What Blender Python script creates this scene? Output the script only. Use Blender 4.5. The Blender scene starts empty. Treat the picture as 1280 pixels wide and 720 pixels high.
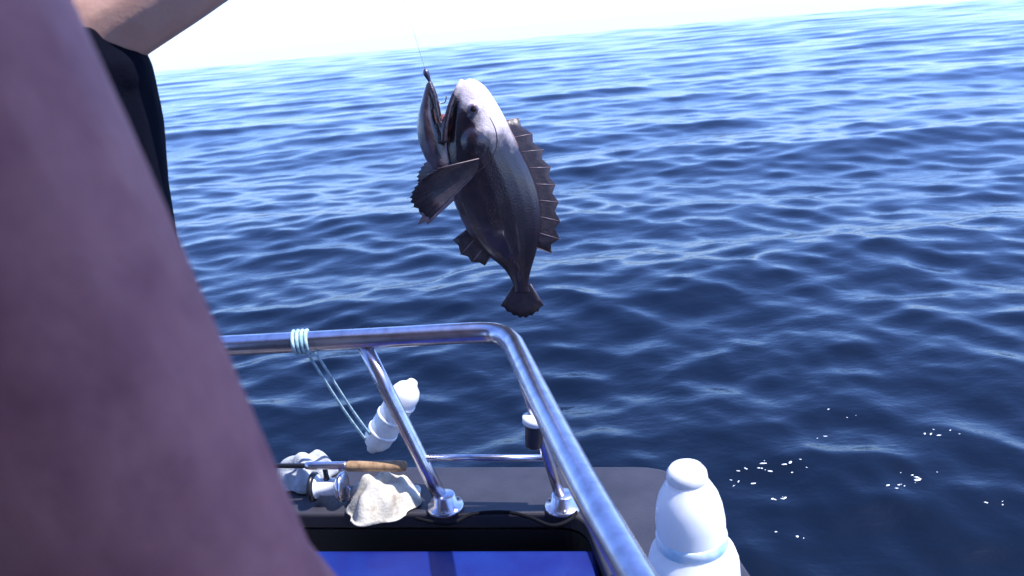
import bpy, bmesh, math, random
import numpy as np
from mathutils import Vector, Matrix

random.seed(7); rng = np.random.default_rng(11)
scene = bpy.context.scene
COL = scene.collection
R = math.radians

# ------------------------------------------------------------------ camera
F_PX, ZC = 1000.0, 1.95                 # focal length in photo pixels (1280 wide), eye height above the sea
PITCH, ROLL = R(18.12), R(5.08)
cam_d = bpy.data.cameras.new('camera'); cam = bpy.data.objects.new('camera', cam_d); COL.objects.link(cam)
cam_d.sensor_width = 36.0; cam_d.lens = 36.0 * F_PX / 1280.0
cam_d.clip_start = 0.02; cam_d.clip_end = 60000
cam_d.dof.use_dof = True; cam_d.dof.focus_distance = 2.2; cam_d.dof.aperture_fstop = 5.6
fw = Vector((0, math.cos(PITCH), -math.sin(PITCH)))
up0 = Vector((0, math.sin(PITCH), math.cos(PITCH))); r0 = Vector((1, 0, 0))
RT = r0 * math.cos(ROLL) - up0 * math.sin(ROLL)     # image right
UP = r0 * math.sin(ROLL) + up0 * math.cos(ROLL)     # image up
cam.matrix_world = Matrix(((RT.x, UP.x, -fw.x, 0), (RT.y, UP.y, -fw.y, 0), (RT.z, UP.z, -fw.z, ZC), (0, 0, 0, 1)))
scene.camera = cam
CAM = Vector((0, 0, ZC))
def ray(u, v): return fw + RT * ((u - 640) / F_PX) + UP * ((360 - v) / F_PX)
def aty(u, v, y): r = ray(u, v); return CAM + r * (y / r.y)
def atz(u, v, z): r = ray(u, v); return CAM + r * ((z - ZC) / r.z)

# ------------------------------------------------------------------ sky, sun, exposure
SUN_EL, SUN_AZ = R(63), R(99)           # azimuth from +Y (ahead) towards +X (right)
world = bpy.data.worlds.new('World'); scene.world = world; world.use_nodes = True
wn = world.node_tree.nodes; wl = world.node_tree.links
sky = wn.new('ShaderNodeTexSky'); sky.sky_type = 'NISHITA'; sky.sun_disc = False
sky.sun_elevation = SUN_EL; sky.sun_rotation = SUN_AZ
sky.altitude = 0; sky.air_density = 1.0; sky.dust_density = 0.4; sky.ozone_density = 2.0
bg = wn['Background']; bg.inputs['Strength'].default_value = 0.15
wb = wn.new('ShaderNodeMix'); wb.data_type = 'RGBA'; wb.blend_type = 'MULTIPLY'; wb.inputs['Factor'].default_value = 1.0
wb.inputs['B'].default_value = (.68, .85, 1.36, 1)        # the camera's cool white balance, the same over the whole sky
wl.new(sky.outputs['Color'], wb.inputs['A']); wl.new(wb.outputs['Result'], bg.inputs['Color'])
sd = bpy.data.lights.new('sun', 'SUN'); sd.energy = 4.0; sd.angle = R(0.53); sd.color = (1.0, 0.965, 0.95)
sun = bpy.data.objects.new('sun', sd); COL.objects.link(sun)
S = Vector((math.sin(SUN_AZ) * math.cos(SUN_EL), math.cos(SUN_AZ) * math.cos(SUN_EL), math.sin(SUN_EL)))
sun.rotation_euler = S.to_track_quat('Z', 'Y').to_euler(); sun.location = S * 30
vs = scene.view_settings
vs.view_transform = 'Standard'; vs.look = 'None'; vs.gamma = 1.0; vs.exposure = 1.08; vs.use_curve_mapping = False

# ------------------------------------------------------------------ materials
def mat(name, col=(.5, .5, .5), rough=.5, metal=0., spec=.5, noise=None, bump=None, **kw):
    """noise=(scale, second colour, lo, hi) mottles the colour; bump=(scale, strength, distance)"""
    m = bpy.data.materials.new(name); m.use_nodes = True
    n = m.node_tree.nodes; l = m.node_tree.links; b = n['Principled BSDF']
    b.inputs['Base Color'].default_value = (*col, 1); b.inputs['Roughness'].default_value = rough
    b.inputs['Metallic'].default_value = metal; b.inputs['Specular IOR Level'].default_value = spec
    for k, v in kw.items(): b.inputs[k.replace('_', ' ')].default_value = v
    tc = n.new('ShaderNodeTexCoord')
    if noise:
        sc, c2, lo, hi = noise
        t = n.new('ShaderNodeTexNoise'); t.inputs['Scale'].default_value = sc; t.inputs['Detail'].default_value = 5
        t.inputs['Roughness'].default_value = .6
        l.new(tc.outputs['Object'], t.inputs['Vector'])
        r = n.new('ShaderNodeValToRGB'); r.color_ramp.elements[0].position = lo; r.color_ramp.elements[1].position = hi
        r.color_ramp.elements[0].color = (*col, 1); r.color_ramp.elements[1].color = (*c2, 1)
        l.new(t.outputs['Fac'], r.inputs['Fac']); l.new(r.outputs['Color'], b.inputs['Base Color'])
    if bump:
        sc, st, di = bump
        t = n.new('ShaderNodeTexNoise'); t.inputs['Scale'].default_value = sc; t.inputs['Detail'].default_value = 4
        l.new(tc.outputs['Object'], t.inputs['Vector'])
        bp = n.new('ShaderNodeBump'); bp.inputs['Strength'].default_value = st; bp.inputs['Distance'].default_value = di
        l.new(t.outputs['Fac'], bp.inputs['Height']); l.new(bp.outputs['Normal'], b.inputs['Normal'])
    return m

M = {}
M['steel'] = mat('stainless_tube', (.62, .6, .66), .27, 1., noise=(30, (.36, .33, .38), .45, .8), bump=(60, .12, .002))
M['steel_dull'] = mat('weathered_tube', (.3, .26, .28), .34, .9, noise=(14, (.12, .09, .09), .4, .7), bump=(80, .2, .002))
M['cap'] = mat('grey_gelcoat', (.034, .032, .042), .5, noise=(9, (.02, .019, .026), .35, .7), bump=(180, .25, .002))
M['hull'] = mat('hull_paint', (.6, .6, .6), .35, noise=(3, (.4, .4, .4), .3, .8))
M['black'] = mat('black_rubber', (.006, .006, .008), .6, bump=(90, .3, .002))
M['deck'] = mat('deck_grip', (.2, .2, .21), .75, noise=(8, (.12, .12, .13), .3, .7), bump=(240, .6, .003))
M['blue'] = mat('blue_vinyl', (.003, .008, .12), .45, noise=(4, (.004, .03, .2), .4, .7), bump=(120, .2, .002))
M['white'] = mat('white_vinyl', (.82, .83, .84), .35, noise=(12, (.6, .62, .66), .5, .85))
M['plastic'] = mat('white_translucent_plastic', (.9, .92, .94), .3, noise=(6, (.8, .86, .9), .4, .8), Subsurface_Weight=.35, Subsurface_Radius=(.05, .05, .06), Subsurface_Scale=1.)
M['blueband'] = mat('pale_blue_band', (.3, .62, .88), .4, noise=(14, (.8, .88, .93), .38, .6))  # pale blue mottled with near-white, used on the jug's waist band
M['rope'] = mat('pale_blue_rope', (.22, .4, .45), .7, noise=(60, (.5, .68, .72), .35, .7), bump=(300, .8, .002))
M['cloth'] = mat('cream_rag', (.58, .55, .46), .9, noise=(30, (.26, .22, .17), .42, .72), bump=(160, .5, .003))
M['towel'] = mat('towel_cotton', (.46, .48, .5), .95, noise=(40, (.3, .31, .34), .4, .7), bump=(260, .6, .003))
M['reelblack'] = mat('reel_graphite', (.02, .021, .025), .3, .3)
M['rodblank'] = mat('rod_blank', (.012, .012, .016), .25)
M['cork'] = mat('cork_grip', (.38, .24, .13), .8, noise=(80, (.2, .11, .05), .45, .7))
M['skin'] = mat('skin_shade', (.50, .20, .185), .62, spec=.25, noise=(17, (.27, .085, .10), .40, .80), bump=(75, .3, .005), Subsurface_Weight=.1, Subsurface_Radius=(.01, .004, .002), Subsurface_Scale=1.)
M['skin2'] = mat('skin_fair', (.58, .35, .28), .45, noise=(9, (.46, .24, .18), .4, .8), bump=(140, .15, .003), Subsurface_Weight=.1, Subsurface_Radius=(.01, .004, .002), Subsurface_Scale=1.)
M['shirt'] = mat('navy_knit', (.0022, .003, .009), .95, spec=.1, bump=(200, .3, .003))
M['shorts'] = mat('khaki_cotton', (.2, .17, .12), .9, bump=(150, .5, .003))
M['shorts2'] = mat('grey_cotton', (.08, .085, .1), .9, bump=(150, .5, .003))
M['hair'] = mat('brown_hair', (.03, .018, .01), .55, bump=(90, .8, .006))
M['eyewhite'] = mat('eye_white', (.8, .78, .75), .15)
M['iris'] = mat('iris', (.03, .02, .015), .1)
M['blocker'] = mat('blocker_panel', (.35, .36, .38), .5, noise=(4, (.28, .29, .31), .3, .7))
M['lead'] = mat('lead_jig', (.12, .11, .15), .4, .8)
M['line'] = mat('clear_line', (.6, .65, .7), .2)
M['fin'] = mat('fin_membrane', (.05, .034, .04), .4, noise=(60, (.02, .013, .02), .35, .7), bump=(200, .4, .002))
M['finpale'] = mat('pale_fin_membrane', (.26, .2, .24), .35, noise=(50, (.15, .11, .14), .35, .7), bump=(200, .4, .002))
M['spine'] = mat('fin_spine', (.24, .17, .18), .4)
M['mouth'] = mat('mouth_lining', (.25, .07, .08), .3)

# ------------------------------------------------------------------ mesh helpers
def link(o, parent=None):
    COL.objects.link(o)
    if parent: o.parent = parent
    return o
def mkobj(name, v, f, m, parent=None, smooth=True):
    me = bpy.data.meshes.new(name); me.from_pydata([tuple(p) for p in v], [], f); me.update()
    bm = bmesh.new(); bm.from_mesh(me); bmesh.ops.recalc_face_normals(bm, faces=bm.faces); bm.to_mesh(me); bm.free()
    if m: me.materials.append(m)
    if smooth: me.polygons.foreach_set('use_smooth', [True] * len(me.polygons))
    o = bpy.data.objects.new(name, me)
    return link(o, parent)
def tag(o, label, cat, group=None):
    o['label'] = label; o['category'] = cat
    if group: o['group'] = group
    return o
def empty(name, loc=(0, 0, 0)):
    o = bpy.data.objects.new(name, None); o.location = loc; return link(o)
def child(o, parent):
    """parent keeping world place (parents are unrotated empties)"""
    o.parent = parent; o.matrix_parent_inverse = Matrix.Translation(-Vector(parent.location)); return o
def subchild(o, parent):
    """under a part whose own parent inverse already cancels its empty"""
    o.parent = parent; return o
def spline(pts, n=8, closed=False):
    P = [Vector(p) for p in pts]; out = []
    N = len(P)
    for i in range(N - 1):
        a = P[max(i - 1, 0)]; b = P[i]; c = P[i + 1]; d = P[min(i + 2, N - 1)]
        for k in range(n):
            t = k / n
            out.append(.5 * ((2 * b) + (c - a) * t + (2 * a - 5 * b + 4 * c - d) * t * t + (3 * b - a - 3 * c + d) * t ** 3))
    out.append(P[-1]); return out
def loft(rings, cap=True):
    v = [p for r in rings for p in r]; n = len(rings[0]); f = []
    for i in range(len(rings) - 1):
        for j in range(n):
            f.append((i * n + j, i * n + (j + 1) % n, (i + 1) * n + (j + 1) % n, (i + 1) * n + j))
    if cap:
        f.append(tuple(range(n))[::-1]); f.append(tuple((len(rings) - 1) * n + j for j in range(n)))
    return v, f
def sweep(pts, rad, seg=12, flat=1.0):
    P = [Vector(p) for p in pts]; rings = []
    rad = rad if hasattr(rad, '__len__') else [rad] * len(P)
    t0 = (P[1] - P[0]).normalized(); nrm = t0.orthogonal().normalized()
    for i, p in enumerate(P):
        t = (P[min(i + 1, len(P) - 1)] - P[max(i - 1, 0)]).normalized()
        nrm = (nrm - t * nrm.dot(t)).normalized(); bn = t.cross(nrm)
        rings.append([p + (nrm * math.cos(a) + bn * math.sin(a) * flat) * rad[i] for a in [2 * math.pi * k / seg for k in range(seg)]])
    return loft(rings)
def lathe(prof, base, axis=(0, 0, 1), seg=28):
    ax = Vector(axis).normalized(); n = ax.orthogonal().normalized(); b = ax.cross(n); base = Vector(base)
    return loft([[base + ax * h + (n * math.cos(a) + b * math.sin(a)) * max(r, 1e-4) for a in [2 * math.pi * k / seg for k in range(seg)]] for r, h in prof])
def merge(*ms):
    V = []; Fc = []
    for v, f in ms:
        o = len(V); V += list(v); Fc += [tuple(i + o for i in q) for q in f]
    return V, Fc
def box(c, s, rot=0.):
    c = Vector(c); cr, sr = math.cos(rot), math.sin(rot); v = []
    for dx in (-1, 1):
        for dy in (-1, 1):
            for dz in (-1, 1):
                x, y, z = dx * s[0] / 2, dy * s[1] / 2, dz * s[2] / 2
                v.append(c + Vector((x * cr - y * sr, x * sr + y * cr, z)))
    return v, [(0, 1, 3, 2), (4, 6, 7, 5), (0, 4, 5, 1), (2, 3, 7, 6), (0, 2, 6, 4), (1, 5, 7, 3)]
def bevel(o, w=.006, seg=2):
    md = o.modifiers.new('bevel', 'BEVEL'); md.width = w; md.segments = seg; md.limit_method = 'ANGLE'; return o
def capsule(p0, r0_, p1, r1_, seg=14):
    p0 = Vector(p0); p1 = Vector(p1); d = (p1 - p0); L = d.length; t = d / L if L > 1e-6 else Vector((0, 0, 1))
    n = t.orthogonal().normalized(); b = t.cross(n); rings = []
    def ring(c, r): rings.append([c + (n * math.cos(a) + b * math.sin(a)) * r for a in [2 * math.pi * k / seg for k in range(seg)]])
    for k in range(1, 5): a = math.pi / 2 * (1 - k / 4); ring(p0 - t * (r0_ * math.sin(a)), max(r0_ * math.cos(a), r0_ * .06))
    for k in range(1, 4): ring(p0.lerp(p1, k / 4), r0_ + (r1_ - r0_) * k / 4)
    for k in range(0, 4): a = math.pi / 2 * (k / 4); ring(p1 + t * (r1_ * math.sin(a)), r1_ * math.cos(a))
    ring(p1 + t * r1_, r1_ * .06)
    return loft(rings)
def ellipsoid(c, rx, ry, rz, seg=18, rows=12, rotx=0.):
    c = Vector(c); rings = []; mr = Matrix.Rotation(rotx, 3, 'X')
    for i in range(rows + 1):
        th = math.pi * (i / rows); rr = max(math.sin(th), .02)
        rings.append([c + mr @ Vector((rx * rr * math.cos(a), ry * rr * math.sin(a), rz * math.cos(th))) for a in [2 * math.pi * k / seg for k in range(seg)]])
    return loft(rings)
def fuse(name, pieces, m, voxel, smooth_it=6, parent=None, fac=.5):
    """union of overlapping pieces as one continuous skin"""
    v, f = merge(*pieces)
    me = bpy.data.meshes.new(name); me.from_pydata([tuple(p) for p in v], [], f); me.update()
    bm = bmesh.new(); bm.from_mesh(me); bmesh.ops.recalc_face_normals(bm, faces=bm.faces); bm.to_mesh(me); bm.free()
    o = bpy.data.objects.new(name + '_tmp', me); COL.objects.link(o)
    r = o.modifiers.new('r', 'REMESH'); r.mode = 'VOXEL'; r.voxel_size = voxel; r.use_smooth_shade = True
    s = o.modifiers.new('s', 'SMOOTH'); s.factor = fac; s.iterations = smooth_it
    dg = bpy.context.evaluated_depsgraph_get(); dg.update()
    new = bpy.data.meshes.new_from_object(o.evaluated_get(dg))
    bpy.data.objects.remove(o); bpy.data.meshes.remove(me)
    new.name = name; new.materials.clear(); new.materials.append(m)
    new.polygons.foreach_set('use_smooth', [True] * len(new.polygons))
    q = bpy.data.objects.new(name, new); return link(q, parent)

# ------------------------------------------------------------------ the sea: one sheet to the horizon, waves as real relief
def build_sea():
    fa = np.linspace(R(-58), R(58), 900); ba = np.linspace(R(58), R(302), 170)[1:-1]
    ang = np.concatenate([fa, ba]); na = len(ang)
    rad = np.concatenate([np.linspace(.15, 1.6, 10)[:-1], np.geomspace(1.6, 120, 620), np.geomspace(120, 40000, 60)[1:]]); nr = len(rad)
    RR, AA = np.meshgrid(rad, ang, indexing='ij'); X = RR * np.sin(AA); Y = RR * np.cos(AA)
    dr = np.gradient(rad)[:, None] * np.ones_like(AA); da = np.where(np.abs(AA) < R(58.1), R(116) / 900, R(1.4)) * RR
    cell = np.maximum(dr, da)
    Z = np.zeros_like(X); DX = np.zeros_like(X); DY = np.zeros_like(X)
    g = np.random.default_rng(5)
    # (wavelength, amplitude, count, spread)
    bands = [(11., .04, 3, .25), (6.2, .034, 4, .3), (3.6, .024, 6, .35), (2.1, .015, 10, .4), (1.2, .010, 14, .5), (.7, .0075, 18, .6), (.42, .0048, 22, .7), (.26, .0028, 22, .8), (.16, .0014, 18, 1.0)]
    main = R(188)                     # the waves run mostly towards the boat
    for lam0, amp, cnt, sp in bands:
        for i in range(cnt):
            lam = lam0 * g.uniform(.78, 1.28); th = main + g.normal(0, sp); k = 2 * math.pi / lam; ph = g.uniform(0, 2 * math.pi)
            a = amp * g.uniform(.6, 1.3) / math.sqrt(cnt) * 1.25
            kx, ky = k * math.sin(th), k * math.cos(th)
            w = np.clip((lam / (cell * 2.2) - 1.) / 1.5, 0, 1)
            arg = kx * X + ky * Y + ph
            Z += a * w * np.cos(arg); q = (.75 if lam > 1.6 else .85) * a * w
            DX -= q * math.sin(th) * np.sin(arg); DY -= q * math.cos(th) * np.sin(arg)
    X = X + DX; Y = Y + DY
    Z -= RR ** 2 / (2 * 6.37e6) * 0
    co = np.stack([X, Y, Z], -1).reshape(-1, 3)
    i = np.arange(nr - 1)[:, None]; j = np.arange(na)[None, :]; j2 = (j + 1) % na
    fc = np.stack([i * na + j, i * na + j2, (i + 1) * na + j2, (i + 1) * na + j], -1).reshape(-1, 4)
    me = bpy.data.meshes.new('sea'); me.vertices.add(len(co)); me.vertices.foreach_set('co', co.ravel())
    me.loops.add(fc.size); me.loops.foreach_set('vertex_index', fc[:, ::-1].ravel().astype(np.int32))
    me.polygons.add(len(fc)); me.polygons.foreach_set('loop_start', np.arange(0, fc.size, 4, dtype=np.int32))
    me.update(calc_edges=True); me.validate()
    me.polygons.foreach_set('use_smooth', [True] * len(fc))
    if me.polygons[0].normal.z < 0: me.flip_normals()
    m = bpy.data.materials.new('sea_water'); m.use_nodes = True; n = m.node_tree.nodes; l = m.node_tree.links
    b = n['Principled BSDF']; b.inputs['Base Color'].default_value = (.002, .005, .012, 1); b.inputs['IOR'].default_value = 1.34
    b.inputs['Roughness'].default_value = .07
    tc = n.new('ShaderNodeTexCoord')
    prev = None
    for sc, st, di, stretch in ((5.0, .22, .03, .55), (17, .3, .010, .6), (55, .25, .003, .7)):
        mp = n.new('ShaderNodeMapping'); mp.inputs['Scale'].default_value = (sc * stretch, sc, sc); mp.inputs['Rotation'].default_value = (0, 0, R(-8))
        t = n.new('ShaderNodeTexNoise'); t.inputs['Scale'].default_value = 1; t.inputs['Detail'].default_value = 3; t.inputs['Roughness'].default_value = .55
        l.new(tc.outputs['Object'], mp.inputs['Vector']); l.new(mp.outputs['Vector'], t.inputs['Vector'])
        bp = n.new('ShaderNodeBump'); bp.inputs['Strength'].default_value = st; bp.inputs['Distance'].default_value = di
        l.new(t.outputs['Fac'], bp.inputs['Height'])
        if prev: l.new(prev.outputs['Normal'], bp.inputs['Normal'])
        prev = bp
    l.new(prev.outputs['Normal'], b.inputs['Normal'])
    me.materials.append(m)
    o = bpy.data.objects.new('sea', me); link(o); o['kind'] = 'structure'; return o
build_sea()

# white flecks modelled in place of sun glints on the water off the gunwale
def build_glints():
    g = np.random.default_rng(3); ms = []
    sea_o = bpy.data.objects['sea']; dg = bpy.context.evaluated_depsgraph_get()
    for u, v_, cnt, sp in ((925, 590, 7, 14), (950, 580, 6, 12), (1006, 578, 4, 10), (975, 612, 5, 8), (1130, 600, 5, 16), (1120, 605, 3, 10), (1150, 590, 3, 8), (985, 716, 5, 18), (1170, 545, 3, 10), (1030, 545, 2, 8), (1060, 520, 3, 12), (1195, 545, 3, 10), (990, 655, 3, 14), (1240, 620, 3, 12)):
        for k in range(cnt):
            p = atz(u + g.normal(0, sp), v_ + g.normal(0, sp * .35), 0)
            ok, h, nn, _ = sea_o.ray_cast(Vector((p.x, p.y, 3)), Vector((0, 0, -1)))
            z = h.z if ok else 0.
            r = g.uniform(.0015, .0055) * (1.5 if k == 0 else 1); r *= .8; ev, ef = ellipsoid((0, 0, 0), r * g.uniform(1.2, 3.8), r * g.uniform(.7, 1.2), r * .35, 9, 5); rz = Matrix.Rotation(g.normal(0, .5), 3, 'Z')
            ms.append(([rz @ (q * float(g.uniform(.6, 1.35))) + Vector((p.x, p.y, z + .0005)) for q in ev], ef))
    o = mkobj('glint_flecks', *merge(*ms), mat('glint', (.85, .87, .9), .4)); o['kind'] = 'stuff'
    o['label'] = 'scattered white flecks standing in for sun glints on the dark water'; o['category'] = 'glint'
build_glints()

# ------------------------------------------------------------------ the boat
DECK, CAP, RAIL = .55, .91, 1.31
boat = empty('fishing_boat', (-.8, 0, 0))
tag(boat, 'small fishing boat with steel tube rail, grey gunwale and blue seat', 'boat')
def B(o): return child(o, boat)
def rounded(poly, rad, n=6):
    out = []; N = len(poly)
    for i in range(N):
        a, b, c = Vector(poly[i - 1]), Vector(poly[i]), Vector(poly[(i + 1) % N]); r = rad[i]
        p = b + (a - b).normalized() * r; q = b + (c - b).normalized() * r
        for k in range(n + 1):
            t = k / n; out.append(p * (1 - t) ** 2 + b * 2 * t * (1 - t) + q * t * t)
    return out
outer = rounded([(.36, 1.69), (-2.05, 2.09), (-2.75, -3.2), (.95, -3.2)], [.10, .3, .1, .1])
inner = rounded([(.11, 1.53), (-1.83, 1.82), (-2.45, -3.0), (.66, -3.0)], [.06, .2, .1, .1])
def ring_slab(name, out, inn, z0, z1, m):
    n = len(out); v = []; f = []
    for z in (z0, z1):
        v += [Vector((p.x, p.y, z)) for p in out]; v += [Vector((p.x, p.y, z)) for p in inn]
    for i in range(n):
        j = (i + 1) % n
        f += [(2 * n + i, 2 * n + j, 3 * n + j, 3 * n + i), (i, n + i, n + j, j), (i, j, 2 * n + j, 2 * n + i), (n + i, 3 * n + i, 3 * n + j, n + j)]
    return B(bevel(mkobj(name, v, f, m, smooth=False), .008, 3))
ring_slab('gunwale_cap', outer, inner, CAP - .04, CAP, M['cap'])
def shrink(poly, d):
    c = sum(poly, Vector((0, 0))) / len(poly); return [c + (p - c) * (1 - d) for p in poly]
h0, h1, h2 = shrink(outer, .012), shrink(outer, .06), shrink(outer, .2)
v, f = loft([[Vector((p.x, p.y, z)) for p in h] for h, z in ((h0, CAP - .043), (shrink(outer, .02), .7), (h1, .2), (h2, -.35))]); B(mkobj('hull', v, f[:-2] + [f[-1]], M['hull']))
# dark inner lining and the deck
lin = [p + (p - Vector((-.9, -.6))).normalized() * .004 for p in inner]
v, f = loft([[Vector((p.x, p.y, z)) for p in lin] for z in (CAP - .045, DECK + .004)], cap=False); B(mkobj('bulwark_lining', v, f, M['black'], smooth=False))
v = [Vector((p.x, p.y, DECK)) for p in lin]; B(mkobj('deck', v, [tuple(range(len(v)))], M['deck'], smooth=False))
# seat across the end of the boat
sb = mkobj('seat_base', *box((-.22, 1.265, (DECK + .817) / 2), (.62, .42, .817 - DECK - .004), R(-8)), M['cap'], smooth=False); B(bevel(sb))
sp_ = mkobj('seat_pad', *box((-.22, 1.265, .848), (.66, .46, .06), R(-8)), M['blue'], smooth=True); B(bevel(sp_, .018, 4))

# rail: one bent tube
rail_px = [(-2.02, 1.86), (-1.2, 1.775), (-.66, 1.718), (-.35, 1.686), (-.15, 1.668)]
far = [Vector((x, y, RAIL)) for x, y in rail_px]
corner = [Vector((-.075, 1.658, RAIL)), Vector((-.035, 1.635, RAIL)), Vector((-.012, 1.585, RAIL)), Vector((.0, 1.52, RAIL))]
side = [Vector((.055, 1.16, RAIL)), Vector((.118, .80, RAIL)), Vector((.33, -.3, RAIL)), Vector((.55, -1.6, RAIL))]
v, f = sweep(spline([*far], 6)[:-1] + spline([far[-1], *corner, *side], 8), .0235, 20); B(mkobj('top_rail', v, f, M['steel'] and M['steel']))
def flange(p, tilt=(0, 0, 1)):
    v, f = lathe([(.0, 0), (.042, 0), (.044, .004), (.04, .009), (.028, .014), (.025, .034), (.0225, .036)], p, (0, 0, 1), 24)
    o = B(mkobj('post_flange', v, f, M['steel']))
    for k in range(3):
        a = k * 2.094 + .5; q = Vector(p) + Vector((math.cos(a) * .034, math.sin(a) * .034, .008))
        s = mkobj('screw', *lathe([(.0055, 0), (.006, .003), (.003, .006)], q, (0, 0, 1), 8), M['steel_dull']); subchild(s, o)
def post(top, foot, r=.0165, m='steel'):
    top = Vector(top); foot = Vector(foot)
    v, f = sweep([foot, foot.lerp(top, .3), foot.lerp(top, .7), top], r, 16); B(mkobj('rail_post', v, f, M[m])); flange(foot)
post((-.345, 1.684, RAIL - .01), (-.197, 1.60, CAP), .017)
post((-1.25, 1.78, RAIL - .01), (-1.1, 1.73, CAP)); post((-1.95, 1.85, RAIL - .01), (-1.85, 1.86, CAP))
post((-.006, 1.56, RAIL - .01), (.072, 1.56, CAP), .0125)
post((.19, .42, RAIL - .01), (.37, .42, CAP)); post((.42, -.85, RAIL - .01), (.57, -.85, CAP))
# slim lower rail from the leaning post to the corner post
p0 = Vector((-.243, 1.626, 1.03)); p1 = Vector((.05, 1.575, 1.03))
v, f = sweep([p0, p0.lerp(p1, .5), p1], .0075, 12); B(mkobj('lower_rail', v, f, M['steel']))
# rod holder clamped to the corner post
c = aty(668, 540, 1.545)
v, f = lathe([(.016, -.035), (.019, -.032), (.021, .02), (.024, .033), (.02, .033), (.017, .0), (.012, -.03)], c, (.12, .05, 1), 20); rh = B(mkobj('rod_holder', v, f, M['cap']))
v, f = lathe([(.0225, .018), (.0275, .022), (.0275, .036), (.021, .038)], c, (.12, .05, 1), 20); subchild(mkobj('rim', v, f, M['white']), rh)
# unseen hard top and posts added above the camera to shade the near figure
top = rounded([(.80, .85), (-2.3, .85), (-2.55, -2.9), (.95, -2.9)], [.15] * 4)
v, f = loft([[Vector((p.x, p.y, z)) for p in q] for q, z in ((shrink(top, .02), 2.74), (top, 2.755), (top, 2.79), (shrink(top, .03), 2.81))]); B(mkobj('shade_top', v, f, M['blocker'], smooth=False))
# unseen wheelhouse walls, pane and door added behind the camera to dim the arm
for nm, c_, s_ in (('blocker_wall', (-1.9, -.95, 1.645), (1.0, .05, 2.17)), ('blocker_wall', (.35, -.95, 1.1), (.9, .05, 1.08)), ('blocker_wall', (.35, -.95, 2.55), (.9, .05, .36)), ('blocker_door', (-.75, -.99, 1.6), (1.26, .04, 2.08))):
    B(bevel(mkobj(nm, *box(c_, s_), M['blocker'], smooth=False)))
B(mkobj('blocker_pane', *box((.35, -.955, 2.0), (.88, .012, .72)), M['black'], smooth=False))
for x, y in ((.66, -.6), (.75, -2.6), (-2.3, -.3), (-2.5, -2.6)):
    v, f = sweep([(x, y, CAP), (x, y, 1.8), (x * .97, y * .97, 2.75)], .022, 14); B(mkobj('shade_top_post', v, f, M['steel']))

# ------------------------------------------------------------------ things on the gunwale
# white jug
jb = Vector((.297, 1.262, CAP + .002))
jug = empty('plastic_jug', jb); tag(jug, 'white plastic jug with pale blue band standing on grey gunwale outside the rail', 'jug')
ax = Vector((-.05, 0, 1))
prof = [(.0, 0), (.072, .0), (.082, .006), (.085, .02), (.084, .06), (.078, .08), (.066, .094), (.063, .112), (.0635, .15), (.060, .178), (.054, .2), (.045, .217), (.039, .227), (.036, .234)]
child(mkobj('body', *lathe(prof, jb, ax, 36), M['plastic']), jug)
child(mkobj('lid', *lathe([(.036, .231), (.0375, .234), (.036, .248), (.029, .258), (.014, .263)], jb, ax, 28), M['white']), jug)
child(mkobj('band', *lathe([(.0645, .096), (.0660, .098), (.0655, .118), (.0640, .120)], jb, ax, 36), M['blueband']), jug)
hp = [jb + Vector(q) for q in ((.0, .036, .22), (-.005, .07, .222), (-.007, .092, .19), (-.006, .085, .155), (-.005, .062, .145))]
child(mkobj('handle', *sweep(spline(hp, 6), .009, 10), M['plastic']), jug)

# white fender tied to the rail by two thin ropes
fl = atz(468, 556, CAP + .034); fl.y += .0
fh = aty(512, 484, fl.y - .02)
axf = fh - fl; L = axf.length
fender = empty('boat_fender', fl); tag(fender, 'small white vinyl fender tied to rail by two thin ropes behind leaning post', 'fender')
prof = [(.004, -.022), (.012, -.02), (.016, -.01), (.03, .004), (.037, .02), (.038, .05), (.038, L - .05), (.037, L - .02), (.03, L - .004), (.016, L + .01), (.012, L + .02), (.004, L + .022)]
child(mkobj('body', *lathe(prof, fl, axf, 28), M['white']), fender)
for q in (.25, .5, .75):
    child(mkobj('rib', *lathe([(.0375, L * q - .006), (.0405, L * q - .003), (.0405, L * q + .003), (.0375, L * q + .006)], fl, axf, 28), M['white']), fender)
knot = aty(377, 420, 1.69)
for du, dv, e in ((0, 0, Vector((-.012, 0, .0))), (13, 4, Vector((.006, -.004, .01)))):
    a = aty(381 + du, 436 + dv, 1.675); b_ = fl + e
    mid = a.lerp(b_, .55) + Vector((.0, 0, -.012))
    child(mkobj('rope', *sweep(spline([a, mid, b_], 8), .0034, 8), M['rope']), fender)
kpts = [knot + Vector((.013 * (i / 40 - .5) * 3, .026 * math.cos(i * .62), .026 * math.sin(i * .62))) + (Vector((-.485, 1.7, RAIL)) - knot) for i in range(41)]
child(mkobj('knot', *sweep(kpts, .0042, 8), M['rope']), fender)

# fishing rod with its reel lying along the gunwale
rc = Vector((-.475, 1.665, CAP + .055))
rod = empty('fishing_rod', rc); tag(rod, 'dark fishing rod with silver and black reel lying on the gunwale', 'fishing rod')
d = Vector((-.985, .16, .0)).normalized(); nrm = Vector((.16, .985, 0)).normalized()
def rp(s, h=0., t=0.): return rc + d * s + nrm * t + Vector((0, 0, h))
child(mkobj('blank', *sweep([rp(-.12, .045), rp(.1, .045), rp(.9, .05), rp(1.45, .055)], [.0065, .006, .004, .002], 10), M['rodblank']), rod)
child(mkobj('grip', *lathe([(.004, 0), (.012, .004), (.0135, .02), (.012, .08), (.0125, .14), (.008, .15)], rp(-.2, .043), d, 16), M['cork']), rod)
child(mkobj('reel_seat', *lathe([(.0085, 0), (.0095, .004), (.0095, .09), (.0085, .1)], rp(-.055, .045), d, 14), M['steel']), rod)
rl = child(mkobj('reel_frame', *sweep([rp(.0, .04), rp(.0, .02), rp(0, .0)], [.006, .006, .009], 10), M['reelblack']), rod)
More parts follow.
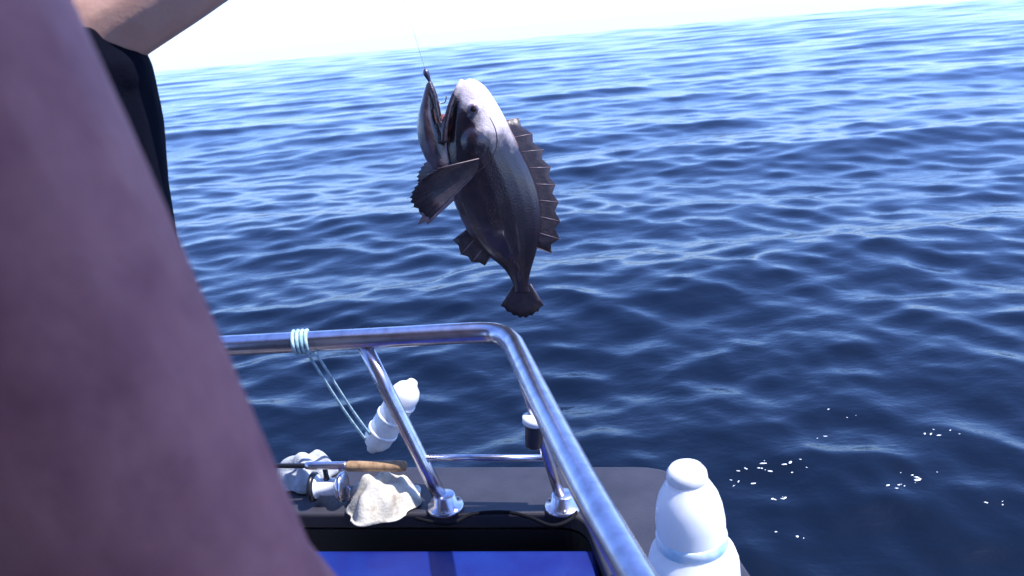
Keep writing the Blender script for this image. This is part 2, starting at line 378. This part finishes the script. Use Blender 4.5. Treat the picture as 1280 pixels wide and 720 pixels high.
def sub(o): return subchild(o, rl)
for sgn, mm in ((-1, 'steel'), (1, 'reelblack')):
    sub(mkobj('side_plate', *lathe([(.002, -.007), (.026, -.007), (.034, -.003), (.036, .004), (.03, .008), (.002, .01)], rp(0, -.012, 0) + d * (.034 * sgn), d * sgn, 28), M[mm]))
sub(mkobj('spool', *lathe([(.028, -.03), (.028, -.026), (.02, -.022), (.021, .0), (.02, .022), (.028, .026), (.028, .03)], rp(0, -.012), d, 26), M['white']))
sub(mkobj('crank', *sweep([rp(-.046, -.012), rp(-.052, -.02), rp(-.054, -.038, -.02)], .0035, 8), M['steel']))
sub(mkobj('crank_knob', *lathe([(.003, 0), (.008, .004), (.009, .014), (.006, .02)], rp(-.054, -.038, -.02), -d, 12), M['reelblack']))
for s in (.35, .7, 1.05, 1.4):
    ring = [rp(s, .045 + .005 * s - .016 + .011 * math.cos(a), .011 * math.sin(a)) for a in [2 * math.pi * k / 14 for k in range(15)]]
    child(mkobj('guide', *sweep(ring, .0012, 6), M['steel']), rod)

# a second, silver spinning reel lump further along: a coil of steel chain ring by the rod
def rag(name, c, sx, sy, sz, seed, m, label):
    g = np.random.default_rng(seed); n = 36
    ph = g.uniform(0, 6.28, (9, 3)); kx = g.uniform(-26, 26, 9); ky = g.uniform(-26, 26, 9)
    v = []; f = []
    for i in range(n + 1):
        for j in range(n + 1):
            u, w = i / n * 2 - 1, j / n * 2 - 1
            sq = max(abs(u), abs(w)) / max(math.hypot(u, w), 1e-6); u2, w2 = u * (.45 + .55 * sq), w * (.45 + .55 * sq)   # soften the square towards a disc
            rr = min(1, math.hypot(u2, w2)); th = math.atan2(w2, u2)
            ed = 1 + .10 * math.sin(3 * th + ph[0, 0]) + .07 * math.sin(7 * th + ph[2, 0])
            x, y = u2 * sx * ed, w2 * sy * ed
            z = (1 - rr ** 3) * .55
            for k in range(6):
                q = kx[k] * u2 * .16 + ky[k] * w2 * .16 + ph[k, 1] + .8 * math.sin(2.3 * u2 + ph[k, 2]) * math.cos(2.7 * w2 + ph[k, 0])
                z += (.5 + .5 * math.sin(q * (1.3 + .35 * k))) ** 1.5 * .2 * (1 - rr ** 4)
            v.append(Vector(c) + Vector((x, y, max(z * sz, .003))))
    for i in range(n):
        for j in range(n):
            a = i * (n + 1) + j; f.append((a, a + n + 1, a + n + 2, a + 1))
    o = mkobj(name, v, f, m); md = o.modifiers.new('s', 'SOLIDIFY'); md.thickness = .003; md.offset = 1
    return tag(o, label, 'rag')
rag('crumpled_rag', atz(478, 632, CAP), .085, .075, .06, 3, M['cloth'], 'crumpled cream rag lying on gunwale beside post flange')
rag('wet_towel', atz(384, 600, CAP), .07, .06, .062, 9, M['towel'], 'white wadded towel lying on gunwale under the fishing rod')
# black cord trailing from the flange along the gunwale
cp = [atz(*q, CAP + .005) for q in ((520, 648), (560, 655), (590, 643), (630, 640), (660, 646), (690, 657), (715, 648), (722, 632))]
tag(mkobj('black_cord', *sweep(spline(cp, 8), .0042, 8), mat('cord_sheath', (.006, .006, .008), .8, spec=.1)), 'thin black cord curling over the grey gunwale', 'cord')

# ------------------------------------------------------------------ the fish, swung in on the line
FY = 1.95
fc = aty(605, 235, FY)
fish = empty('caught_fish', fc); tag(fish, 'dark brown spiny finned fish hanging open mouthed above the rail', 'fish')
def fp(u, v, dy=0.): p = aty(u, v, FY); return Vector((p.x, p.y + dy, p.z))
def pair_loft(pairs, thick, n=5, seg=20, pw=1.0):
    A = spline([(a[0], a[1], 0) for a, b in pairs], n); Bq = spline([(b[0], b[1], 0) for a, b in pairs], n)
    T = spline([(t, 0, 0) for t in thick], n); rings = []
    for a, b, t in zip(A, Bq, T):
        pa, pb = fp(a.x, a.y), fp(b.x, b.y); c = (pa + pb) / 2; hx = (pa - pb) / 2; r = []
        for k in range(seg):
            an = 2 * math.pi * k / seg; cs, sn = math.cos(an), math.sin(an)
            r.append(c + hx * cs + Vector((0, t.x * math.copysign(abs(sn) ** pw, sn), 0)))
        rings.append(r)
    return loft(rings)
body = pair_loft([((586, 98), (577, 104)), ((597, 101), (567, 120)), ((610, 112), (562, 143)), ((628, 141), (556, 172)), ((646, 177), (554, 203)), ((664, 213), (561, 233)), ((675, 248), (571, 262)), ((677, 283), (584, 289)), ((671, 313), (604, 314)), ((664, 337), (628, 334)), ((661, 354), (640, 352)), ((664, 366), (643, 366))],
                 [.012, .022, .033, .043, .05, .052, .05, .044, .034, .02, .0115, .006])
jaw = pair_loft([((538, 101), (533, 104)), ((542, 118), (527, 124)), ((547, 144), (522, 148)), ((560, 172), (523, 176)), ((570, 204), (536, 206)), ((585, 232), (558, 232))], [.010, .022, .03, .036, .038, .03])
skinm = bpy.data.materials.new('fish_skin'); skinm.use_nodes = True
n = skinm.node_tree.nodes; l = skinm.node_tree.links; b = n['Principled BSDF']
tc = n.new('ShaderNodeTexCoord'); mp = n.new('ShaderNodeMapping')
sc = fc.y and (aty(705, 235, FY) - aty(605, 235, FY)).length / 100   # metres per photo pixel at the fish
l.new(tc.outputs['Object'], mp.inputs['Vector'])
# back-to-belly ramp across the slightly leaning body: dark back, paler throat and belly
dt = n.new('ShaderNodeVectorMath'); dt.operation = 'DOT_PRODUCT'; ac = Vector((.955, 0, .297)); dt.inputs[1].default_value = ac
l.new(tc.outputs['Object'], dt.inputs[0])
nz = n.new('ShaderNodeTexNoise'); nz.inputs['Scale'].default_value = 22; nz.inputs['Detail'].default_value = 5; l.new(tc.outputs['Object'], nz.inputs['Vector'])
ad = n.new('ShaderNodeMath'); ad.operation = 'MULTIPLY_ADD'; ad.inputs[1].default_value = .19; l.new(nz.outputs['Fac'], ad.inputs[0]); l.new(dt.outputs['Value'], ad.inputs[2])
mr = n.new('ShaderNodeMapRange'); mr.inputs['From Min'].default_value = -.055; mr.inputs['From Max'].default_value = .205; l.new(ad.outputs[0], mr.inputs['Value'])
rp_ = n.new('ShaderNodeValToRGB'); e = rp_.color_ramp.elements
e[0].position = 0; e[0].color = (.27, .235, .29, 1); e[1].position = 1; e[1].color = (.016, .010, .016, 1)
for p_, c_ in ((.14, (.17, .125, .15, 1)), (.34, (.05, .03, .034, 1)), (.65, (.018, .010, .015, 1))):
    q = e.new(p_); q.color = c_
l.new(mr.outputs['Result'], rp_.inputs['Fac'])
# sunlit nape and forehead, painted into the skin colour as a pale patch
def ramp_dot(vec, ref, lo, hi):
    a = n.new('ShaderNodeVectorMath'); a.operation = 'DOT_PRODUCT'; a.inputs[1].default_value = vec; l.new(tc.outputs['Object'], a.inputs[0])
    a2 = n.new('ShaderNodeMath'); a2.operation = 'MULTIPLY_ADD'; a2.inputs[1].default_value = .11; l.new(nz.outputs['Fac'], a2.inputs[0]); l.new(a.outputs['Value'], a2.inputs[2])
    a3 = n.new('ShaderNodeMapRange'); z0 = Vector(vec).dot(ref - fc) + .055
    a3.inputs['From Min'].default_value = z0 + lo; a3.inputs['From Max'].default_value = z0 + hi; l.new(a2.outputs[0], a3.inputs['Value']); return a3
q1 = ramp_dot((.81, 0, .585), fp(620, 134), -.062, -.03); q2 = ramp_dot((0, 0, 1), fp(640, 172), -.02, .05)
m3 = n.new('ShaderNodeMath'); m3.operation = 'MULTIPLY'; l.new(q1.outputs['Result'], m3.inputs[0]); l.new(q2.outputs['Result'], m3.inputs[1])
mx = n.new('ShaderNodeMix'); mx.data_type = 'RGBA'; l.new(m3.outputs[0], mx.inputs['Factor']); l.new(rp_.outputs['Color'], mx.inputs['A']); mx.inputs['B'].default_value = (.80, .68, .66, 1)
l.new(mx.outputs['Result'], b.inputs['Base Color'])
b.inputs['Roughness'].default_value = .3; b.inputs['Coat Weight'].default_value = .5; b.inputs['Coat Roughness'].default_value = .12
vo = n.new('ShaderNodeTexVoronoi'); vo.inputs['Scale'].default_value = 240; l.new(tc.outputs['Object'], vo.inputs['Vector'])
bp = n.new('ShaderNodeBump'); bp.inputs['Strength'].default_value = .25; bp.inputs['Distance'].default_value = .002; l.new(vo.outputs['Distance'], bp.inputs['Height']); l.new(bp.outputs['Normal'], b.inputs['Normal'])
extra = []
for sg in (-1, 1):
    extra.append(ellipsoid(fp(594, 176, sg * .026), .036, .031, .044, 22, 14))                       # gill cover
    extra.append(ellipsoid(fp(592, 134, sg * .026), .019, .0135, .019))                              # socket
    lip = [fp(578, 100, sg * .006), fp(568, 118, sg * .02), fp(561, 140, sg * .031), fp(557, 160, sg * .036), fp(556, 176, sg * .036)]
    extra.append(sweep(spline(lip, 4), [.006 + .003 * i / 16 for i in range(17)], 8))                # upper lip
    lip = [fp(537, 102, sg * .006), fp(543, 118, sg * .02), fp(548, 142, sg * .028), fp(554, 166, sg * .034)]
    extra.append(sweep(spline(lip, 4), [.0055] * 13, 8))                                             # lower lip
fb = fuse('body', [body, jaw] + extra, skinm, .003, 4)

for vtx in fb.data.vertices: vtx.co -= fc
fb.parent = fish
def fcld(o): return child(o, fish)
def fin(base, tips, m, thick=.0016, spines=True, dy=0., sub=3, notch=.22, off=0.):
    """membrane between spines: base and tip polylines in photo pixels, dy pushes the tips sideways"""
    n_ = len(base); v = []; f = []
    bs, ts = [], []
    for i in range(n_):
        bs.append(fp(*base[i], off)); ts.append(fp(*tips[i], off + dy))
        if i < n_ - 1:
            b2 = (fp(*base[i], off) + fp(*base[i + 1], off)) / 2; t2 = (fp(*tips[i], off + dy) + fp(*tips[i + 1], off + dy)) / 2
            bs.append(b2); ts.append(t2.lerp(b2, notch))
    for s in (-1, 1):
        for q, t in zip(bs, ts):
            for k in range(sub + 1): p = q.lerp(t, k / sub); v.append(p + Vector((0, s * thick * (1 - .7 * k / sub), 0)))
    N = len(bs); w = sub + 1
    for s in (0, 1):
        for i in range(N - 1):
            for k in range(sub):
                a = s * N * w + i * w + k; f.append((a, a + 1, a + w + 1, a + w))
    for i in range(N - 1): a = i * w + sub; c_ = N * w + a; f.append((a, a + w, c_ + w, c_))
    for i in (0, N - 1):
        for k in range(sub): a = i * w + k; c_ = N * w + a; f.append((a, a + 1, c_ + 1, c_))
    return v, f, [(bs[i], ts[i]) for i in range(0, N, 2)]
def add_fin(name, base, tips, m, sr=.0022, **kw):
    v, f, sp = fin(base, tips, m, **kw); o = fcld(mkobj(name, v, f, m))
    for p, q in sp:
        s = mkobj('spine', *sweep([p, p.lerp(q, .5), p.lerp(q, 1.04)], [sr, sr * .75, sr * .3], 6), M['spine']); subchild(s, o)
    return o
add_fin('dorsal_fin', [(628, 152), (640, 172), (650, 190), (660, 210), (667, 230), (671, 250), (672, 270), (670, 290), (666, 308)],
        [(648, 148), (666, 168), (679, 188), (689, 210), (695, 232), (699, 254), (701, 278), (700, 300), (690, 318)], M['fin'], dy=.012)
add_fin('tail_fin', [(642, 356), (645, 358), (648, 360), (651, 361), (654, 361), (657, 360), (660, 358), (663, 355)], [(626, 384), (634, 391), (642, 396), (650, 399), (658, 399), (666, 396), (673, 391), (680, 383)], M['fin'], notch=.05, sr=.0012, dy=.01)
for s_, dv in ((-1, 0), (1, -8)):
    pb = spline([(600, 194, 0), (600, 202, 0), (596, 211, 0), (589, 219, 0)], 4); pt = spline([(552, 202 + dv, 0), (526, 220 + dv, 0), (517, 243 + dv, 0), (540, 264 + dv, 0)], 4)
    add_fin('pectoral_fin', [(q.x, q.y) for q in pb], [(q.x, q.y) for q in pt], M['fin'], dy=s_ * .045, off=s_ * .048, notch=.035, sr=.0013)
add_fin('pelvic_fin', [(566, 232), (567, 239), (569, 247)], [(526, 262), (524, 276), (536, 276)], M['finpale'], dy=-.02, off=-.02, notch=.1, sr=.0014)
add_fin('pelvic_fin', [(568, 232), (569, 239), (571, 247)], [(532, 256), (530, 270), (540, 272)], M['finpale'], dy=.03, off=.02, notch=.1, sr=.0014)
add_fin('anal_fin', [(585, 286), (594, 298), (604, 310), (614, 319)], [(566, 300), (576, 318), (590, 328), (606, 332)], M['fin'], notch=.12)
from mathutils.bvhtree import BVHTree
bvh = BVHTree.FromPolygons([vtx.co + fc for vtx in fb.data.vertices], [tuple(p.vertices) for p in fb.data.polygons])
spline_px = [(q.x, q.y) for q in spline([(612, 144, 0), (620, 162, 0), (620, 182, 0), (608, 202, 0), (590, 214, 0)], 8)]
skinm_dark = M['fin']
def on_skin(u, v_, s_, off=0.):
    p = fp(u, v_); h = bvh.ray_cast(p + Vector((0, s_ * .4, 0)), Vector((0, -s_, 0)))[0]
    return (h or p) + Vector((0, s_ * off, 0))
for s in (-1, 1):
    ec = on_skin(592, 134, s, -.002)
    eye = fcld(mkobj('eye', *ellipsoid(ec, .0125, .006, .0125), M['finpale'])); pu = mkobj('pupil', *ellipsoid(ec + Vector((0, s * .003, 0)), .0085, .0042, .0085), M['iris']); subchild(pu, eye)
    gp = [on_skin(u, v_, s, .0004) for u, v_ in spline_px]
    fcld(mkobj('gill_edge', *sweep(gp, [.0003 + .0009 * math.sin(math.pi * i / (len(gp) - 1)) for i in range(len(gp))], 8), skinm_dark))
fcld(mkobj('mouth_lining', *ellipsoid(fp(556, 158), .012, .024, .03, rotx=0), M['mouth']))

# jig in its lip and the line up to the angler's hand
HAND = Vector((-.2, 1.53, 2.33))
jt = fp(533, 90)
jig = empty('jig_and_line', jt); tag(jig, 'small dark lead jig on clear line hooked in the lip of the fish', 'fishing lure')
child(mkobj('jig', *sweep(spline([fp(531, 86), fp(534, 94), fp(539, 106)], 5), [.002, .004, .006, .0075, .0075, .007, .006, .0045, .0035, .003, .002], 10), M['lead']), jig)
hk = [fp(539, 106), fp(543, 118), fp(549, 128), fp(556, 128), fp(558, 120)]
child(mkobj('hook', *sweep(spline(hk, 5), .0013, 6), M['steel_dull']), jig)
child(mkobj('line', *sweep([fp(531, 86), fp(531, 86).lerp(HAND, .5) + Vector((0, 0, -.02)), HAND + Vector((0, .01, .0))], .0004, 5), M['line']), jig)

# ------------------------------------------------------------------ people
def person(x, y, s, rarm, larm, mskin, label, cloth, hairm, ak=1.):
    """rarm/larm: shoulder, elbow, wrist, fingertip direction in world space; returns the body mesh object"""
    def W(px, py, pz): return Vector((x + px * s, y + py * s, DECK + pz * s))
    P = []
    def rings(rs, n=20):
        out = []
        for z, hw, hd, oy in rs: out.append([W(hw * math.copysign(abs(math.cos(a)) ** .85, math.cos(a)), oy + hd * math.sin(a), z) for a in [2 * math.pi * k / n for k in range(n)]])
        return loft(out)
    tors = [(.83, .11, .08, 0), (.88, .165, .115, -.005), (.95, .175, .125, -.01), (1.02, .165, .118, 0), (1.1, .152, .11, .01), (1.2, .158, .115, .01), (1.3, .172, .122, .01), (1.39, .178, .115, .0), (1.45, .165, .095, -.008), (1.49, .12, .075, -.012), (1.53, .06, .055, -.01)]
    P.append(rings(tors))
    P.append(capsule(W(0, -.008, 1.47), .062 * s, W(0, .012, 1.6), .056 * s))
    hc = (0, .025, 1.685)
    P.append(ellipsoid(W(*hc), .074 * s, .092 * s, .112 * s)); P.append(ellipsoid(W(0, .045, 1.63), .055 * s, .065 * s, .055 * s))
    P.append(capsule(W(0, .113, 1.69), .010 * s, W(0, .127, 1.655), .015 * s))
    P.append(capsule(W(-.03, .105, 1.712), .011 * s, W(.03, .105, 1.712), .011 * s)); P.append(capsule(W(-.018, .106, 1.622), .009 * s, W(.018, .106, 1.622), .009 * s))
    for q in (-1, 1): P.append(ellipsoid(W(q * .078, .015, 1.675), .012 * s, .02 * s, .032 * s))
    for q in (-1, 1):
        hip, kn, an = W(q * .09, 0, .88), W(q * .105, .03, .47), W(q * .11, -.01, .075)
        P += [capsule(hip, .085 * s, hip.lerp(kn, .5), .072 * s), capsule(hip.lerp(kn, .5), .072 * s, kn, .054 * s), capsule(kn, .054 * s, kn.lerp(an, .35) + Vector((0, -.015, 0)), .056 * s), capsule(kn.lerp(an, .35) + Vector((0, -.015, 0)), .056 * s, an, .036 * s)]
        P += [capsule(an, .037 * s, W(q * .112, -.03, .04), .036 * s), capsule(W(q * .112, -.03, .04), .036 * s, W(q * .13, .12, .03), .03 * s), capsule(W(q * .128, .1, .027), .028 * s, W(q * .14, .185, .022), .02 * s)]
    for q, (sh, el, wr, hd, pn) in ((1, rarm), (-1, larm)):
        sh, el, wr, hd, pn = map(Vector, (sh, el, wr, hd, pn)); hd.normalize(); pn = (pn - hd * pn.dot(hd)).normalized()
        m1 = sh.lerp(el, .4); m2_ = el.lerp(wr, .3)
        P.append(capsule(W(q * .1, -.005, 1.43), .075 * s, sh, .068 * s))
        k_ = s * ak; P += [capsule(sh, .069 * k_, m1, .063 * k_), capsule(m1, .063 * k_, el, .05 * k_), capsule(el, .05 * k_, m2_, .052 * k_), capsule(m2_, .052 * k_, wr, .03 * s)]
        sidev = hd.cross(pn) * q
        pal = wr + hd * .09 * s
        for k in range(4):
            o_ = sidev * ((1.5 - k) * .021 * s)
            kn_ = pal + o_ + hd * (-.006 * abs(k - 1)) * s; P.append(capsule(wr + o_ * .5 + hd * .012, .019 * s, kn_, .0135 * s))
            ln = (.075, .085, .08, .062)[k] * s
            a1 = kn_ + (hd * .85 + pn * .5).normalized() * ln * .45; a2 = a1 + (hd * .3 + pn * .95).normalized() * ln * .33; a3 = a2 + (hd * -.35 + pn * .9).normalized() * ln * .25
            P += [capsule(kn_, .0105 * s, a1, .0095 * s, 10), capsule(a1, .0095 * s, a2, .0085 * s, 10), capsule(a2, .0085 * s, a3, .0075 * s, 10)]
        t0 = wr + hd * .025 * s + sidev * .028 * s; t1 = t0 + (hd * .6 + sidev * .6 + pn * .4).normalized() * .038 * s; t2 = t1 + (hd * .75 + pn * .6).normalized() * .03 * s
        P += [capsule(t0, .016 * s, t1, .0125 * s, 10), capsule(t1, .012 * s, t2, .009 * s, 10)]
    bd = fuse('person', P, mskin, .0055, 9)
    org = W(0, 0, 0)
    for vv in bd.data.vertices: vv.co -= org
    bd.location = org
    tag(bd, label, 'person')
    def pc(o):
        for vv in o.data.vertices: vv.co -= org
        o.parent = bd; return o
    # shorts
    Q = [loft([[W(hw * math.cos(a), oy + hd * math.sin(a), z) for a in [2 * math.pi * k / 20 for k in range(20)]] for z, hw, hd, oy in ((.82, .13, .1, 0), (.88, .18, .13, -.005), (.95, .19, .138, -.01), (1.03, .178, .13, 0), (1.05, .17, .124, 0))])]
    for q in (-1, 1): Q.append(capsule(W(q * .09, 0, .85), .098 * s, W(q * .107, .022, .56), .085 * s))
    pc(fuse('shorts', Q, cloth[0], .008, 6))
    if cloth[1]:
        T = [rings([(z, hw * 1.02 + .004, hd * 1.04 + .006, oy) for z, hw, hd, oy in tors[2:9]] )]
        for q in (-1, 1): T.append(capsule(W(q * .115, -.012, 1.39), .075 * s, W(q * .1, -.014, 1.5), .042 * s))
        pc(fuse('tank_top', T, cloth[1], .007, 5))
    pc(fuse('hair', [ellipsoid(W(0, .006, 1.715), .082 * s, .095 * s, .096 * s), ellipsoid(W(0, -.035, 1.66), .072 * s, .06 * s, .07 * s)], hairm, .008, 4))
    for q in (-1, 1):
        ey = mkobj('eye', *ellipsoid(W(q * .032, .105, 1.69), .012 * s, .011 * s, .011 * s, 12, 8), M['eyewhite']); pc(ey)
        ir = mkobj('iris', *ellipsoid(W(q * .032, .1145, 1.69), .0055 * s, .003 * s, .0055 * s, 10, 6), M['iris'])
        for vv in ir.data.vertices: vv.co -= org
        ir.parent = ey
    return bd
# the bare armed figure right beside the camera
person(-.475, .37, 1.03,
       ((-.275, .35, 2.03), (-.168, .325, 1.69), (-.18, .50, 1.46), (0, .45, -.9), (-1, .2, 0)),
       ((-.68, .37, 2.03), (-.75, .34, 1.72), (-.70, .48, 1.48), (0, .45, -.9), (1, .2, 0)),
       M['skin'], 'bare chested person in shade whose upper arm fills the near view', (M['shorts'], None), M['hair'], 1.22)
# the angler beyond, raising the line
person(-.72, 1.31, 1.0,
       ((-.585, 1.31, 2.005), (-.32, 1.36, 2.125), (-.235, 1.51, 2.29), (.3, .5, .8), (.6, .2, -.6)),
       ((-.945, 1.31, 1.99), (-1.06, 1.27, 1.70), (-1.02, 1.42, 1.47), (0, .45, -.9), (1, .2, 0)),
       M['skin2'], 'angler in dark navy tank top raising a bare sunlit arm', (M['shorts2'], M['shirt']), M['hair'])
